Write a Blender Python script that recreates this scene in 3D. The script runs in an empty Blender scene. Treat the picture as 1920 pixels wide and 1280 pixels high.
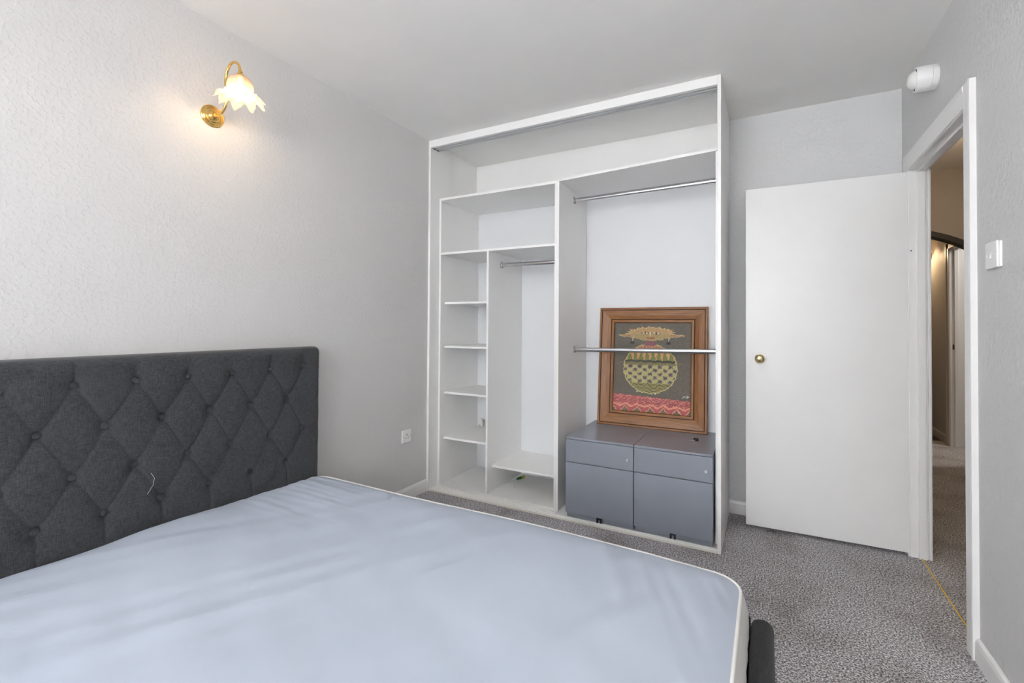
import bpy, bmesh, math, random
import numpy as np
from mathutils import Vector, Matrix, noise
PI = math.pi
random.seed(4)
sc = bpy.context.scene
COL = sc.collection

# ------------------------------------------------------------------ camera
F_PX, YAW, PITCH, ROLL = 856.10, -0.4797, 0.0128, -0.0055
CAM = Vector((2.1576, -2.5826, 1.1883))
fw = Vector((math.sin(YAW)*math.cos(PITCH), math.cos(YAW)*math.cos(PITCH), math.sin(PITCH)))
rt = Vector((math.cos(YAW), -math.sin(YAW), 0))
up = rt.cross(fw)
c_, s_ = math.cos(ROLL), math.sin(ROLL)
rt2 = rt*c_ - up*s_
up2 = rt*s_ + up*c_
cd = bpy.data.cameras.new('camera')
cam = bpy.data.objects.new('camera', cd)
COL.objects.link(cam)
M = Matrix((rt2, up2, -fw)).transposed().to_4x4()
M.translation = CAM
cam.matrix_world = M
cd.sensor_width = 36
cd.lens = 36*F_PX/1920
cd.shift_x = -29.42/1920
cd.shift_y = -42.09/1920
cd.clip_start = 0.02
sc.camera = cam

# ------------------------------------------------------------------ colour management, world, lights
sc.view_settings.view_transform = 'Standard'
sc.view_settings.look = 'None'
sc.view_settings.gamma = 1
sc.view_settings.exposure = 0.39
sc.cycles.diffuse_bounces = 10
sc.cycles.max_bounces = 16
sc.view_settings.use_curve_mapping = False

RH = 2.515          # room height
RX = 2.8334         # right wall
BY = 0.618          # far wall
RY = -5.0           # wall behind the camera
HX = 3.802          # hall wall

w = bpy.data.worlds.new('daylight')
sc.world = w
w.use_nodes = True
nt = w.node_tree
bg = nt.nodes['Background']
bg.inputs[0].default_value = (0.78, 0.88, 1.0, 1)
bg.inputs[1].default_value = 1.0

def area(name, loc, rot, sx, sy, power, color):
    l = bpy.data.lights.new(name, 'AREA')
    l.shape = 'RECTANGLE'; l.size = sx; l.size_y = sy; l.energy = power; l.color = color
    o = bpy.data.objects.new(name, l); COL.objects.link(o)
    o.location = loc; o.rotation_euler = rot
    return o
def point(name, loc, r, power, color):
    l = bpy.data.lights.new(name, 'POINT'); l.energy = power; l.color = color; l.shadow_soft_size = r
    o = bpy.data.objects.new(name, l); COL.objects.link(o); o.location = loc
    return o
# daylight from the unseen window behind the camera, sized to light the room
WX0, WX1, WZ0, WZ1 = 0.35, 2.55, 0.8, 2.35
area('window_daylight', ((WX0+WX1)/2, RY-0.06, (WZ0+WZ1)/2), (math.radians(90), 0, 0), WX1-WX0, WZ1-WZ0, 122, (0.975, 0.985, 1.0))
# added fill light above the view, stands in for bounced flash
point('ceiling_fill_light', (1.80, -1.95, 2.28), 0.14, 10, (1.0, 0.94, 0.87))
# unseen hall and kitchen fill lights, added to brighten the view through the door
point('hall_fill_light', (3.35, 1.2, 2.35), 0.1, 8, (1.0, 0.76, 0.50))
point('kitchen_fill_light', (4.7, 2.9, 2.3), 0.15, 30, (1.0, 0.93, 0.85))

# ------------------------------------------------------------------ materials
def mat(name):
    m = bpy.data.materials.new(name); m.use_nodes = True
    n = m.node_tree; b = n.nodes['Principled BSDF']
    return m, n, b
def N(n, t, **kw):
    x = n.nodes.new(t)
    for k, v in kw.items():
        if hasattr(x, k): setattr(x, k, v)
        else: x.inputs[k].default_value = v
    return x
def coords(n, scale=(1, 1, 1), out='Object'):
    tc = n.nodes.new('ShaderNodeTexCoord'); mp = n.nodes.new('ShaderNodeMapping')
    mp.inputs['Scale'].default_value = scale
    n.links.new(tc.outputs[out], mp.inputs['Vector'])
    return mp.outputs[0]
def ramp(n, fac, stops):
    r = n.nodes.new('ShaderNodeValToRGB')
    el = r.color_ramp.elements
    while len(el) < len(stops): el.new(0.5)
    for e, (p, c) in zip(el, stops):
        e.position = p; e.color = (*c, 1) if len(c) == 3 else c
    n.links.new(fac, r.inputs[0])
    return r.outputs[0]
def bump(n, b, height, strength, dist, prev=None):
    bp = n.nodes.new('ShaderNodeBump')
    bp.inputs['Strength'].default_value = strength; bp.inputs['Distance'].default_value = dist
    n.links.new(height, bp.inputs['Height'])
    if prev is not None: n.links.new(prev, bp.inputs['Normal'])
    n.links.new(bp.outputs[0], b.inputs['Normal'])
    return bp.outputs[0]
def plain(name, col, rough=0.5, metal=0.0, bscale=None, bstr=0.1, bdist=0.001, spec=0.5, var=0.03):
    m, n, b = mat(name)
    b.inputs['Roughness'].default_value = rough; b.inputs['Metallic'].default_value = metal
    b.inputs['Specular IOR Level'].default_value = spec
    v = coords(n)
    nz = N(n, 'ShaderNodeTexNoise', Scale=6.0, Detail=3.0); n.links.new(v, nz.inputs['Vector'])
    lo = tuple(c*(1-var) for c in col); hi = tuple(min(1, c*(1+var)) for c in col)
    n.links.new(ramp(n, nz.outputs[0], [(0.3, lo), (0.7, hi)]), b.inputs['Base Color'])
    if bscale:
        z = N(n, 'ShaderNodeTexNoise', Scale=bscale, Detail=4.0); n.links.new(v, z.inputs['Vector'])
        bump(n, b, z.outputs[0], bstr, bdist)
    return m
def wallpaper(name, col, strength=0.5, scale=1.0):
    """embossed wallpaper: fine grain with scattered raised flecks"""
    m, n, b = mat(name)
    b.inputs['Roughness'].default_value = 0.55
    b.inputs['Specular IOR Level'].default_value = 0.35
    v = coords(n)
    nz = N(n, 'ShaderNodeTexNoise', Scale=2.0, Detail=3.0); n.links.new(v, nz.inputs['Vector'])
    n.links.new(ramp(n, nz.outputs[0], [(0.3, tuple(c*.985 for c in col)), (0.7, tuple(c*1.015 for c in col))]), b.inputs['Base Color'])
    a = N(n, 'ShaderNodeTexNoise', Scale=70.0*scale, Detail=2.0, Roughness=0.5); n.links.new(v, a.inputs['Vector'])
    ra = ramp(n, a.outputs[0], [(0.48, (0, 0, 0)), (0.66, (1, 1, 1))])
    nb = bump(n, b, ra, strength, 0.0012)
    c = N(n, 'ShaderNodeTexNoise', Scale=260.0*scale, Detail=2.0); n.links.new(v, c.inputs['Vector'])
    bump(n, b, c.outputs[0], strength*0.5, 0.0005, nb)
    return m

M_wall_left = wallpaper('wallpaper_off_white', (0.615, 0.606, 0.602), 0.45)
M_wall_grey = wallpaper('wallpaper_grey', (0.635, 0.637, 0.642), 0.75, 0.85)
M_ceiling = plain('ceiling_paint', (0.85, 0.84, 0.825), 0.8, bscale=40, bstr=0.08, var=0.01)
M_white = plain('white_melamine', (0.815, 0.812, 0.805), 0.38, var=0.01)
M_gloss = plain('white_gloss_paint', (0.80, 0.797, 0.792), 0.3, bscale=25, bstr=0.05, bdist=0.002, var=0.012)
M_backboard = plain('white_backboard', (0.70, 0.71, 0.725), 0.45, var=0.01)
M_plastic = plain('white_plastic', (0.80, 0.80, 0.79), 0.3, var=0.01)
M_hole = plain('dark_slot', (0.03, 0.03, 0.03), 0.6)
M_black = plain('black_plastic', (0.012, 0.012, 0.013), 0.45)
M_alu = plain('brushed_aluminium', (0.66, 0.67, 0.68), 0.42, 0.6)
M_chrome = plain('chrome', (0.50, 0.50, 0.51), 0.22, 1.0)
M_brass = plain('polished_brass', (0.80, 0.52, 0.17), 0.16, 1.0, var=0.06)
M_brass_pale = plain('pale_brass', (0.85, 0.68, 0.36), 0.13, 1.0)
M_steel = plain('grey_steel_paint', (0.295, 0.32, 0.372), 0.32, 0.25, bscale=300, bstr=0.03, bdist=0.0003)
M_dark_edge = plain('dark_arch_trim', (0.035, 0.033, 0.032), 0.5)
M_hall = plain('hall_wall_paint', (0.42, 0.39, 0.36), 0.6)
M_hall_dark = plain('hall_skirting_paint', (0.5, 0.47, 0.43), 0.45)
M_kit = plain('kitchen_unit_white', (0.7, 0.7, 0.7), 0.35)
M_worktop = plain('dark_worktop', (0.05, 0.05, 0.05), 0.3)
M_darkfloor = plain('dark_laminate', (0.05, 0.04, 0.035), 0.4)
M_tape = plain('white_binding', (0.80, 0.79, 0.77), 0.8, bscale=400, bstr=0.2)
M_yellow = plain('yellow_thread', (0.85, 0.58, 0.07), 0.7)
M_green = plain('green_plastic', (0.03, 0.16, 0.05), 0.35)
M_olive = plain('yellow_plastic', (0.55, 0.5, 0.05), 0.35)
M_lint = plain('grey_lint', (0.06, 0.055, 0.05), 0.9)
M_spring = plain('cream_wood', (0.72, 0.70, 0.64), 0.5, bscale=60, bstr=0.2)

def fabric(name, c0, c1, scale=900.0, strength=0.5, dist=0.0006, rough=0.95, sheen=0.1):
    m, n, b = mat(name)
    b.inputs['Roughness'].default_value = rough
    b.inputs['Specular IOR Level'].default_value = 0.15
    b.inputs['Sheen Weight'].default_value = sheen
    b.inputs['Sheen Roughness'].default_value = 0.5
    v1 = coords(n, (1, 1, 0.08)); v2 = coords(n, (1, 0.08, 1)); v0 = coords(n)
    a = N(n, 'ShaderNodeTexNoise', Scale=scale, Detail=2.0); n.links.new(v1, a.inputs['Vector'])
    c = N(n, 'ShaderNodeTexNoise', Scale=scale, Detail=2.0); n.links.new(v2, c.inputs['Vector'])
    mx = N(n, 'ShaderNodeMath', operation='ADD'); n.links.new(a.outputs[0], mx.inputs[0]); n.links.new(c.outputs[0], mx.inputs[1])
    hf = N(n, 'ShaderNodeMath', operation='MULTIPLY'); n.links.new(mx.outputs[0], hf.inputs[0]); hf.inputs[1].default_value = 0.5
    n.links.new(ramp(n, hf.outputs[0], [(0.36, c0), (0.64, c1)]), b.inputs['Base Color'])
    bump(n, b, hf.outputs[0], strength, dist)
    return m
M_charcoal = fabric('charcoal_linen', (0.027, 0.0285, 0.0315), (0.070, 0.0725, 0.079), 620.0, 0.5, 0.0006, sheen=0.15)
M_rail = fabric('charcoal_rail_fabric', (0.018, 0.0185, 0.021), (0.043, 0.044, 0.047), 500.0, 0.4, 0.0005, sheen=0.1)

# mattress cloth: pale blue with soft diagonal pull lines
M_matt, n, b = mat('pale_blue_cloth')
b.inputs['Roughness'].default_value = 0.85; b.inputs['Specular IOR Level'].default_value = 0.2
v = coords(n)
z = N(n, 'ShaderNodeTexNoise', Scale=3.0, Detail=5.0); n.links.new(v, z.inputs['Vector'])
n.links.new(ramp(n, z.outputs[0], [(0.3, (0.425, 0.475, 0.562)), (0.7, (0.46, 0.51, 0.60))]), b.inputs['Base Color'])
z = N(n, 'ShaderNodeTexNoise', Scale=900.0, Detail=1.0); n.links.new(v, z.inputs['Vector'])
bump(n, b, z.outputs[0], 0.15, 0.0004)

# quilted side of the mattress
M_border = plain('mattress_border', (0.62, 0.61, 0.59), 0.9, bscale=90, bstr=0.5, bdist=0.003)

# carpet: speckled grey twist pile
M_carpet, n, b = mat('speckled_grey_carpet')
b.inputs['Roughness'].default_value = 1.0; b.inputs['Specular IOR Level'].default_value = 0.05
v = coords(n)
a = N(n, 'ShaderNodeTexNoise', Scale=145.0, Detail=3.0, Roughness=0.8); n.links.new(v, a.inputs['Vector'])
col = ramp(n, a.outputs[0], [(0.37, (0.052, 0.049, 0.051)), (0.5, (0.38, 0.368, 0.378)), (0.60, (0.95, 0.945, 0.96))])
d = N(n, 'ShaderNodeTexNoise', Scale=3.4, Detail=5.0, Roughness=0.65); n.links.new(v, d.inputs['Vector'])
st = ramp(n, d.outputs[0], [(0.30, (0.72, 0.685, 0.67)), (0.50, (1.0, 0.99, 1.0)), (0.7, (1.08, 1.09, 1.11))])
mx = n.nodes.new('ShaderNodeMix'); mx.data_type = 'RGBA'; mx.blend_type = 'MULTIPLY'; mx.inputs[0].default_value = 1.0
n.links.new(col, mx.inputs[6]); n.links.new(st, mx.inputs[7]); n.links.new(mx.outputs[2], b.inputs['Base Color'])
e = N(n, 'ShaderNodeTexNoise', Scale=190.0, Detail=2.0, Roughness=0.8); n.links.new(v, e.inputs['Vector'])
bump(n, b, e.outputs[0], 1.0, 0.006)

# oak for the picture frame, grain runs along UV u
M_oak, n, b = mat('brown_oak')
b.inputs['Roughness'].default_value = 0.42
v = coords(n, (2.2, 70, 1), 'UV')
a = N(n, 'ShaderNodeTexNoise', Scale=3.0, Detail=6.0, Roughness=0.65, Distortion=0.35); n.links.new(v, a.inputs['Vector'])
n.links.new(ramp(n, a.outputs[0], [(0.28, (0.105, 0.036, 0.007)), (0.5, (0.235, 0.088, 0.016)), (0.75, (0.36, 0.15, 0.033))]), b.inputs['Base Color'])
v = coords(n, (14, 260, 1), 'UV')
c = N(n, 'ShaderNodeTexNoise', Scale=3.0, Detail=3.0); n.links.new(v, c.inputs['Vector'])
bump(n, b, c.outputs[0], 0.35, 0.0008)
M_oak_dark = plain('dark_oak_groove', (0.055, 0.020, 0.008), 0.5)

# painted canvas: colour attribute computed below
M_paint, n, b = mat('painted_canvas')
b.inputs['Roughness'].default_value = 0.6
at = n.nodes.new('ShaderNodeAttribute'); at.attribute_name = 'paint'
n.links.new(at.outputs['Color'], b.inputs['Base Color'])
z = N(n, 'ShaderNodeTexNoise', Scale=500.0, Detail=2.0); n.links.new(coords(n), z.inputs['Vector'])
bump(n, b, z.outputs[0], 0.3, 0.0008)

# frosted glass lamp shade
M_shade = bpy.data.materials.new('frosted_glass'); M_shade.use_nodes = True
n = M_shade.node_tree; n.nodes.clear()
o_ = n.nodes.new('ShaderNodeOutputMaterial')
df = N(n, 'ShaderNodeBsdfTranslucent'); df.inputs[0].default_value = (1.0, 0.80, 0.58, 1)
sz = n.nodes.new('ShaderNodeSeparateXYZ'); tc_ = n.nodes.new('ShaderNodeTexCoord'); n.links.new(tc_.outputs['Object'], sz.inputs[0])
mr = N(n, 'ShaderNodeMapRange'); mr.inputs[1].default_value = 0.03; mr.inputs[2].default_value = 0.12; n.links.new(sz.outputs[2], mr.inputs[0])
n.links.new(ramp(n, mr.outputs[0], [(0.0, (1.0, 0.90, 0.72)), (0.35, (0.45, 0.33, 0.21)), (0.8, (0.12, 0.066, 0.036))]), df.inputs[0])  # peach tint darkened towards the crown to hold down the bulb's glow
gl = N(n, 'ShaderNodeBsdfPrincipled'); gl.inputs['Base Color'].default_value = (0.9, 0.85, 0.8, 1); gl.inputs['Roughness'].default_value = 0.25
tr = N(n, 'ShaderNodeBsdfTransparent'); tr.inputs[0].default_value = (1, 0.93, 0.84, 1)
m1 = n.nodes.new('ShaderNodeMixShader'); m1.inputs[0].default_value = 0.3
n.links.new(df.outputs[0], m1.inputs[1]); n.links.new(gl.outputs[0], m1.inputs[2])
m2 = n.nodes.new('ShaderNodeMixShader'); m2.inputs[0].default_value = 0.13
n.links.new(m1.outputs[0], m2.inputs[1]); n.links.new(tr.outputs[0], m2.inputs[2])
n.links.new(m2.outputs[0], o_.inputs[0])
def emis(name, col, s):
    m = bpy.data.materials.new(name); m.use_nodes = True
    n = m.node_tree; n.nodes.clear()
    o = n.nodes.new('ShaderNodeOutputMaterial'); e = n.nodes.new('ShaderNodeEmission')
    e.inputs[0].default_value = (*col, 1); e.inputs[1].default_value = s
    n.links.new(e.outputs[0], o.inputs[0]); return m
M_bulb = emis('lit_bulb', (1.0, 0.78, 0.48), 7)
M_opal = emis('lit_opal_glass', (1.0, 0.96, 0.9), 3)
M_glass, n, b = mat('window_glass')
b.inputs['Transmission Weight'].default_value = 1.0; b.inputs['Roughness'].default_value = 0.0; b.inputs['IOR'].default_value = 1.05

# ------------------------------------------------------------------ helpers
def link(name, bm, material, parent=None, smooth=False, sharp=None):
    me = bpy.data.meshes.new(name)
    bm.normal_update()
    bm.to_mesh(me); bm.free()
    ms = material if isinstance(material, (list, tuple)) else [material]
    for m in ms: me.materials.append(m)
    if smooth:
        for p in me.polygons: p.use_smooth = True
        if sharp is not None:
            me.set_sharp_from_angle(angle=math.radians(sharp))
    o = bpy.data.objects.new(name, me)
    COL.objects.link(o)
    if parent: o.parent = parent
    return o
def tag(o, label=None, cat=None, group=None, kind=None):
    if label: o['label'] = label
    if cat: o['category'] = cat
    if group: o['group'] = group
    if kind: o['kind'] = kind
    return o
def thing(name, label, cat, loc=(0, 0, 0), rz=0, group=None, rx=0):
    o = bpy.data.objects.new(name, None); COL.objects.link(o)
    o.location = loc; o.rotation_euler = (rx, 0, rz); o.empty_display_size = 0.1
    return tag(o, label, cat, group)
def box(bm, x0, x1, y0, y1, z0, z1, bev=0.0, mi=0, seg=2):
    r = bmesh.ops.create_cube(bm, size=1)
    vs = r['verts']
    bmesh.ops.scale(bm, vec=(x1-x0, y1-y0, z1-z0), verts=vs)
    bmesh.ops.translate(bm, vec=((x0+x1)/2, (y0+y1)/2, (z0+z1)/2), verts=vs)
    fs = {f for v in vs for f in v.link_faces}
    for f in fs: f.material_index = mi
    if bev > 0:
        es = list({e for v in vs for e in v.link_edges})
        bmesh.ops.bevel(bm, geom=es, offset=bev, segments=seg, affect='EDGES', profile=0.5, material=-1)
def bx(name, dims, m, parent=None, bev=0.001, seg=2):
    bm = bmesh.new(); box(bm, *dims, bev=bev, seg=seg)
    return link(name, bm, m, parent)
def tube(bm, pts, r, seg=12, cap=True, mi=0):
    pts = [Vector(p) for p in pts]
    n_ = len(pts); rs = r if isinstance(r, (list, tuple)) else [r]*n_
    rings = []; prev = None
    for i, p in enumerate(pts):
        t = (pts[min(i+1, n_-1)] - pts[max(i-1, 0)]).normalized()
        if prev is None:
            a = Vector((0, 0, 1)) if abs(t.z) < 0.9 else Vector((1, 0, 0))
            u = t.cross(a).normalized()
        else:
            u = (prev - t*prev.dot(t)).normalized()
        prev = u; v_ = t.cross(u)
        rings.append([bm.verts.new(p + (u*math.cos(2*PI*k/seg) + v_*math.sin(2*PI*k/seg))*rs[i]) for k in range(seg)])
    for a, b_ in zip(rings, rings[1:]):
        for k in range(seg):
            f = bm.faces.new((a[k], a[(k+1) % seg], b_[(k+1) % seg], b_[k])); f.material_index = mi
    if cap:
        bm.faces.new(list(reversed(rings[0]))).material_index = mi
        bm.faces.new(rings[-1]).material_index = mi
def lathe(bm, prof, org, axis='z', seg=40, wave=None, capa=True, capb=True):
    """prof: list of (radius, height along the axis)"""
    org = Vector(org)
    ax = {'x': (Vector((0, 1, 0)), Vector((0, 0, 1)), Vector((1, 0, 0))),
          'y': (Vector((0, 0, 1)), Vector((1, 0, 0)), Vector((0, 1, 0))),
          'z': (Vector((1, 0, 0)), Vector((0, 1, 0)), Vector((0, 0, 1)))}[axis]
    rings = []
    for j, (r, h) in enumerate(prof):
        ring = []
        for k in range(seg):
            a = 2*PI*k/seg
            rr, hh = (r, h) if wave is None else wave(j, a, r, h)
            ring.append(bm.verts.new(org + ax[0]*rr*math.cos(a) + ax[1]*rr*math.sin(a) + ax[2]*hh))
        rings.append(ring)
    for a, b_ in zip(rings, rings[1:]):
        for k in range(seg):
            bm.faces.new((a[k], a[(k+1) % seg], b_[(k+1) % seg], b_[k]))
    if capa: bm.faces.new(list(reversed(rings[0])))
    if capb: bm.faces.new(rings[-1])
def prism(bm, pts2, plane, a, b_, mi=0):
    """extrude a 2-D outline between a and b along the missing axis"""
    def P(u, v_, w_): return {'xz': (u, w_, v_), 'yz': (w_, u, v_), 'xy': (u, v_, w_)}[plane]
    A = [bm.verts.new(P(u, v_, a)) for u, v_ in pts2]; B = [bm.verts.new(P(u, v_, b_)) for u, v_ in pts2]
    k = len(A)
    fs = [bm.faces.new(A), bm.faces.new(list(reversed(B)))]
    for i in range(k): fs.append(bm.faces.new((A[i], B[i], B[(i+1) % k], A[(i+1) % k])))
    for f in fs: f.material_index = mi
    bmesh.ops.recalc_face_normals(bm, faces=fs)
def structure(name, dims_list, m, bev=0.0):
    bm = bmesh.new()
    for d in dims_list: box(bm, *d, bev=bev)
    return tag(link(name, bm, m), kind='structure')

# ------------------------------------------------------------------ room shell
T = 0.1
DY0, DY1, DZ = -0.318, 0.4435, 2.003       # clear door opening in the right wall
structure('floor', [(-T, 4.0, RY, 5.6, -0.06, -0.002)], M_darkfloor)
bm = bmesh.new()
out = [(0, RY), (RX+0.01, RY), (RX+0.01, DY0-0.02), (2.90, DY0-0.02), (2.90, -0.8), (HX, -0.8), (HX, 3.05), (3.86, 3.08)]
for k in range(9):
    t = k/8; out.append((3.88 - 0.02*t + 0.03*math.sin(t*PI), 3.30 + 0.30*t))
out += [(3.80, 3.64), (3.70, 3.655), (3.4, 3.66), (2.90, 3.66), (2.90, DY1+0.02), (RX+0.01, DY1+0.02), (RX+0.01, BY), (0, BY)]
prism(bm, out, 'xy', -0.002, 0.0)
for f in bm.faces: pass
carpet = tag(link('floor_carpet', bm, M_carpet), kind='structure')
structure('ceiling', [(-T, 4.0, RY-0.1, 5.6, RH, RH+0.1)], M_ceiling)
structure('wall_left', [(-T, 0, RY, BY+0.1, 0, RH)], M_wall_left)
structure('wall_far', [(0, 2.895, BY, BY+0.1, 0, RH)], M_wall_grey)
structure('wall_right', [(RX, 2.895, RY, DY0-0.02, 0, RH), (RX, 2.895, DY1+0.02, BY, 0, RH), (RX, 2.895, DY0-0.02, DY1+0.02, DZ+0.02, RH)], M_wall_grey)
structure('wall_near', [(0, WX0, RY-0.12, RY, 0, RH), (WX1, RX, RY-0.12, RY, 0, RH), (WX0, WX1, RY-0.12, RY, 0, WZ0), (WX0, WX1, RY-0.12, RY, WZ1, RH)], M_wall_grey)

# unseen window behind the camera, sized and placed for its daylight
win = thing('window_1', None, None, ((WX0+WX1)/2, RY, WZ0)); win['kind'] = 'structure'
hw, hh = (WX1-WX0)/2, WZ1-WZ0
bm = bmesh.new()
for d in ((-hw, -hw+.06, -.05, 0, 0, hh), (hw-.06, hw, -.05, 0, 0, hh), (-hw, hw, -.05, 0, 0, .06), (-hw, hw, -.05, 0, hh-.06, hh), (-.03, .03, -.05, 0, 0, hh)):
    box(bm, *d, bev=.002)
link('window_frame', bm, M_gloss, win)
bx('window_pane', (-hw+.05, hw-.05, -.035, -.029, .05, hh-.05), M_glass, win, bev=0)
bx('window_sill', (-hw-.05, hw+.05, -.02, .12, -.03, 0), M_gloss, win, bev=.004)

def skirt(name, x0, x1, y0, y1, side):
    """skirting board with a rounded top; side = axis and sign of the face towards the room"""
    bm = bmesh.new(); h, t = 0.083, 0.014
    prof = [(0, 0), (t, 0), (t, h-0.018), (t*0.75, h-0.006), (t*0.35, h), (0, h)]
    if side == '+x': prism(bm, [(x0+u, z) for u, z in prof], 'xz', y0, y1)
    if side == '-x': prism(bm, [(x1-u, z) for u, z in prof], 'xz', y0, y1)
    if side == '-y': prism(bm, [(y1-u, z) for u, z in prof], 'yz', x0, x1)
    return tag(link(name, bm, M_gloss), kind='structure')
skirt('baseboard_left', 0, 0.014, RY, 0.0, '+x')
skirt('baseboard_right', 0, RX, RY, DY0-0.066, '-x')
skirt('baseboard_far', 1.954, RX, 0, BY, '-y')

# door lining, stop and architraves
tr1 = thing('trim_1', None, None, (0, 0, 0)); tr1['kind'] = 'structure'
bm = bmesh.new()
box(bm, RX-0.0115, 2.898, DY1, DY1+0.02, 0, DZ+0.02, bev=.001)
box(bm, RX-0.0115, 2.898, DY0-0.02, DY0, 0, DZ+0.02, bev=.001)
box(bm, RX-0.0115, 2.898, DY0-0.02, DY1+0.02, DZ, DZ+0.02, bev=.001)
link('door_lining', bm, M_gloss, tr1)
bm = bmesh.new()
box(bm, 2.856, 2.889, DY1-0.012, DY1, 0, DZ, bev=.002)
box(bm, 2.856, 2.889, DY0, DY0+0.012, 0, DZ, bev=.002)
box(bm, 2.856, 2.889, DY0, DY1, DZ-0.012, DZ, bev=.002)
link('door_stop', bm, M_gloss, tr1)
def arch_prof(y_in, y_out, z0, z1):
    # moulded upright: thicker near the outer edge
    s = 1 if y_out > y_in else -1
    wd = abs(y_out-y_in)
    return [(RX, y_in), (RX-0.017, y_in), (RX-0.018, y_in+s*0.003), (RX-0.018, y_in+s*wd*0.7), (RX-0.021, y_in+s*(wd-0.008)), (RX-0.019, y_out), (RX, y_out)]
bm = bmesh.new(); prism(bm, arch_prof(DY0-0.004, DY0-0.068, 0, 0), 'xy', 0, 2.092); link('architrave', bm, M_gloss, tr1)
bm = bmesh.new(); prism(bm, arch_prof(DY1+0.004, DY1+0.062, 0, 0), 'xy', 0, 2.092); link('architrave', bm, M_gloss, tr1)
bm = bmesh.new()
prism(bm, [(RX, 2.007), (RX-0.017, 2.007), (RX-0.018, 2.010), (RX-0.018, 2.07), (RX-0.021, 2.084), (RX-0.019, 2.092), (RX, 2.092)], 'xz', DY0-0.004, DY1+0.004)
link('architrave_head', bm, M_gloss, tr1)
# hall-side architrave, its beads show past the far jamb
bm = bmesh.new()
box(bm, 2.8985, 2.913, DY1-0.004, DY1+0.07, 0, 2.07, bev=.004)
box(bm, 2.8985, 2.913, DY0-0.07, DY0+0.004, 0, 2.07, bev=.004)
box(bm, 2.8985, 2.913, DY0-0.07, DY1+0.07, 2.007, 2.08, bev=.004)
link('hall_architrave', bm, M_gloss, tr1)
bm = bmesh.new(); tube(bm, [(2.832, DY1-0.002, 1.585), (2.832, DY1+0.001, 1.585)], 0.0032, 10); link('screw_hole', bm, M_hole, tr1)

# door leaf standing open against the far wall
door = thing('door_1', None, None, (2.8167, 0.4435, 0), rz=PI+0.0261); door['kind'] = 'structure'
door.rotation_euler = (0, 0, 0.0261)
bm = bmesh.new(); box(bm, -0.762, 0, 0.0, 0.036, 0.0186, 1.9996, bev=.0015)
link('door_panel', bm, M_gloss, door)
def lathe_knob(y, s):
    prof = [(0.0, 0.0), (0.021, 0.0), (0.024, 0.002), (0.0235, 0.005), (0.013, 0.008), (0.0105, 0.014), (0.011, 0.022), (0.018, 0.027), (0.0245, 0.034), (0.0265, 0.042), (0.0245, 0.050), (0.019, 0.0555), (0.010, 0.0585), (0.0, 0.059)]
    bm = bmesh.new(); lathe(bm, [(max(r, 1e-4), s*h) for r, h in prof], (-0.689, y, 1.000), 'y', 40)
    bmesh.ops.recalc_face_normals(bm, faces=bm.faces)
    return link('door_knob', bm, M_brass_pale, door, True, 50)
lathe_knob(0.0, -1); lathe_knob(0.036, 1)
# yellow thread where the carpets meet in the doorway
bm = bmesh.new()
pts = [(2.866+0.003*noise.noise((t*3, 0, 0))+0.002*math.sin(t*17), DY1 - (DY1-DY0)*t, 0.004+0.0015*math.sin(t*23)) for t in [k/40 for k in range(41)]]
tube(bm, pts, 0.0028, 6)
tag(link('carpet_thread', bm, M_yellow, None, True), 'thin yellow thread lying along the carpet join in the open doorway', 'thread')

# ------------------------------------------------------------------ hall and kitchen beyond the door
structure('wall_hall_inner', [(2.80, 2.90, BY+0.1, 5.6, 0, RH)], M_hall)
structure('wall_hall_near', [(2.895, HX+0.1, -0.9, -0.8, 0, RH)], M_hall)
structure('wall_hall_end', [(2.90, 4.0, 5.5, 5.6, 0, RH)], M_hall)
KY0, KY1 = 2.62, 3.425
structure('wall_hall_outer', [(HX, HX+0.1, -0.8, KY0-0.02, 0, RH), (HX, HX+0.1, KY1+0.02, 5.5, 0, RH), (HX, HX+0.1, KY0-0.02, KY1+0.02, 2.0, RH)], M_hall)
# arch across the hall
cxA, czA, RA = 3.085, 0.985, 1.07
bm = bmesh.new()
xs = [2.90 + (HX-2.90)*k/24 for k in range(25)]
low = [(x, czA + math.sqrt(max(RA*RA-(x-cxA)**2, 0))) for x in xs]
prism(bm, low + [(HX, RH), (2.90, RH)], 'xz', 2.44, 2.54)
tag(link('wall_arch', bm, M_hall), kind='structure')
bm = bmesh.new()
low2 = [(cxA+(x-cxA)*(RA-0.042)/RA, czA+(z-czA)*(RA-0.042)/RA) for x, z in low]
prism(bm, low + list(reversed(low2)), 'xz', 2.432, 2.545)
tag(link('trim_2', bm, M_dark_edge), kind='structure')
bm = bmesh.new()
box(bm, HX-0.014, HX, KY1+0.07, 5.5, 0, 0.085, bev=.003)
tag(link('baseboard_hall', bm, M_hall_dark), kind='structure')
tr3 = thing('trim_3', None, None, (0, 0, 0)); tr3['kind'] = 'structure'
bm = bmesh.new()
for y0, y1 in ((KY1-0.005, KY1+0.065), (KY0-0.065, KY0+0.005)):
    box(bm, HX-0.016, HX, y0, y1, 0, 2.03, bev=.003)
    box(bm, HX-0.022, HX-0.016, y0+0.045 if y0 > 3 else y0, y1 if y0 > 3 else y1-0.045, 0, 2.03, bev=.002)
box(bm, HX-0.016, HX, KY0-0.065, KY1+0.065, 1.975, 2.04, bev=.003)
link('architrave', bm, M_hall_dark, tr3)
bm = bmesh.new()
box(bm, HX, HX+0.105, KY1, KY1+0.02, 0, 2.0, bev=.001)
box(bm, HX, HX+0.105, KY0-0.02, KY0, 0, 2.0, bev=.001)
box(bm, HX, HX+0.105, KY0, KY1, 1.98, 2.0, bev=.001)
box(bm, HX+0.03, HX+0.06, KY1-0.012, KY1, 0, 1.98, bev=.002)
link('door_lining', bm, M_gloss, tr3)
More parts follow.
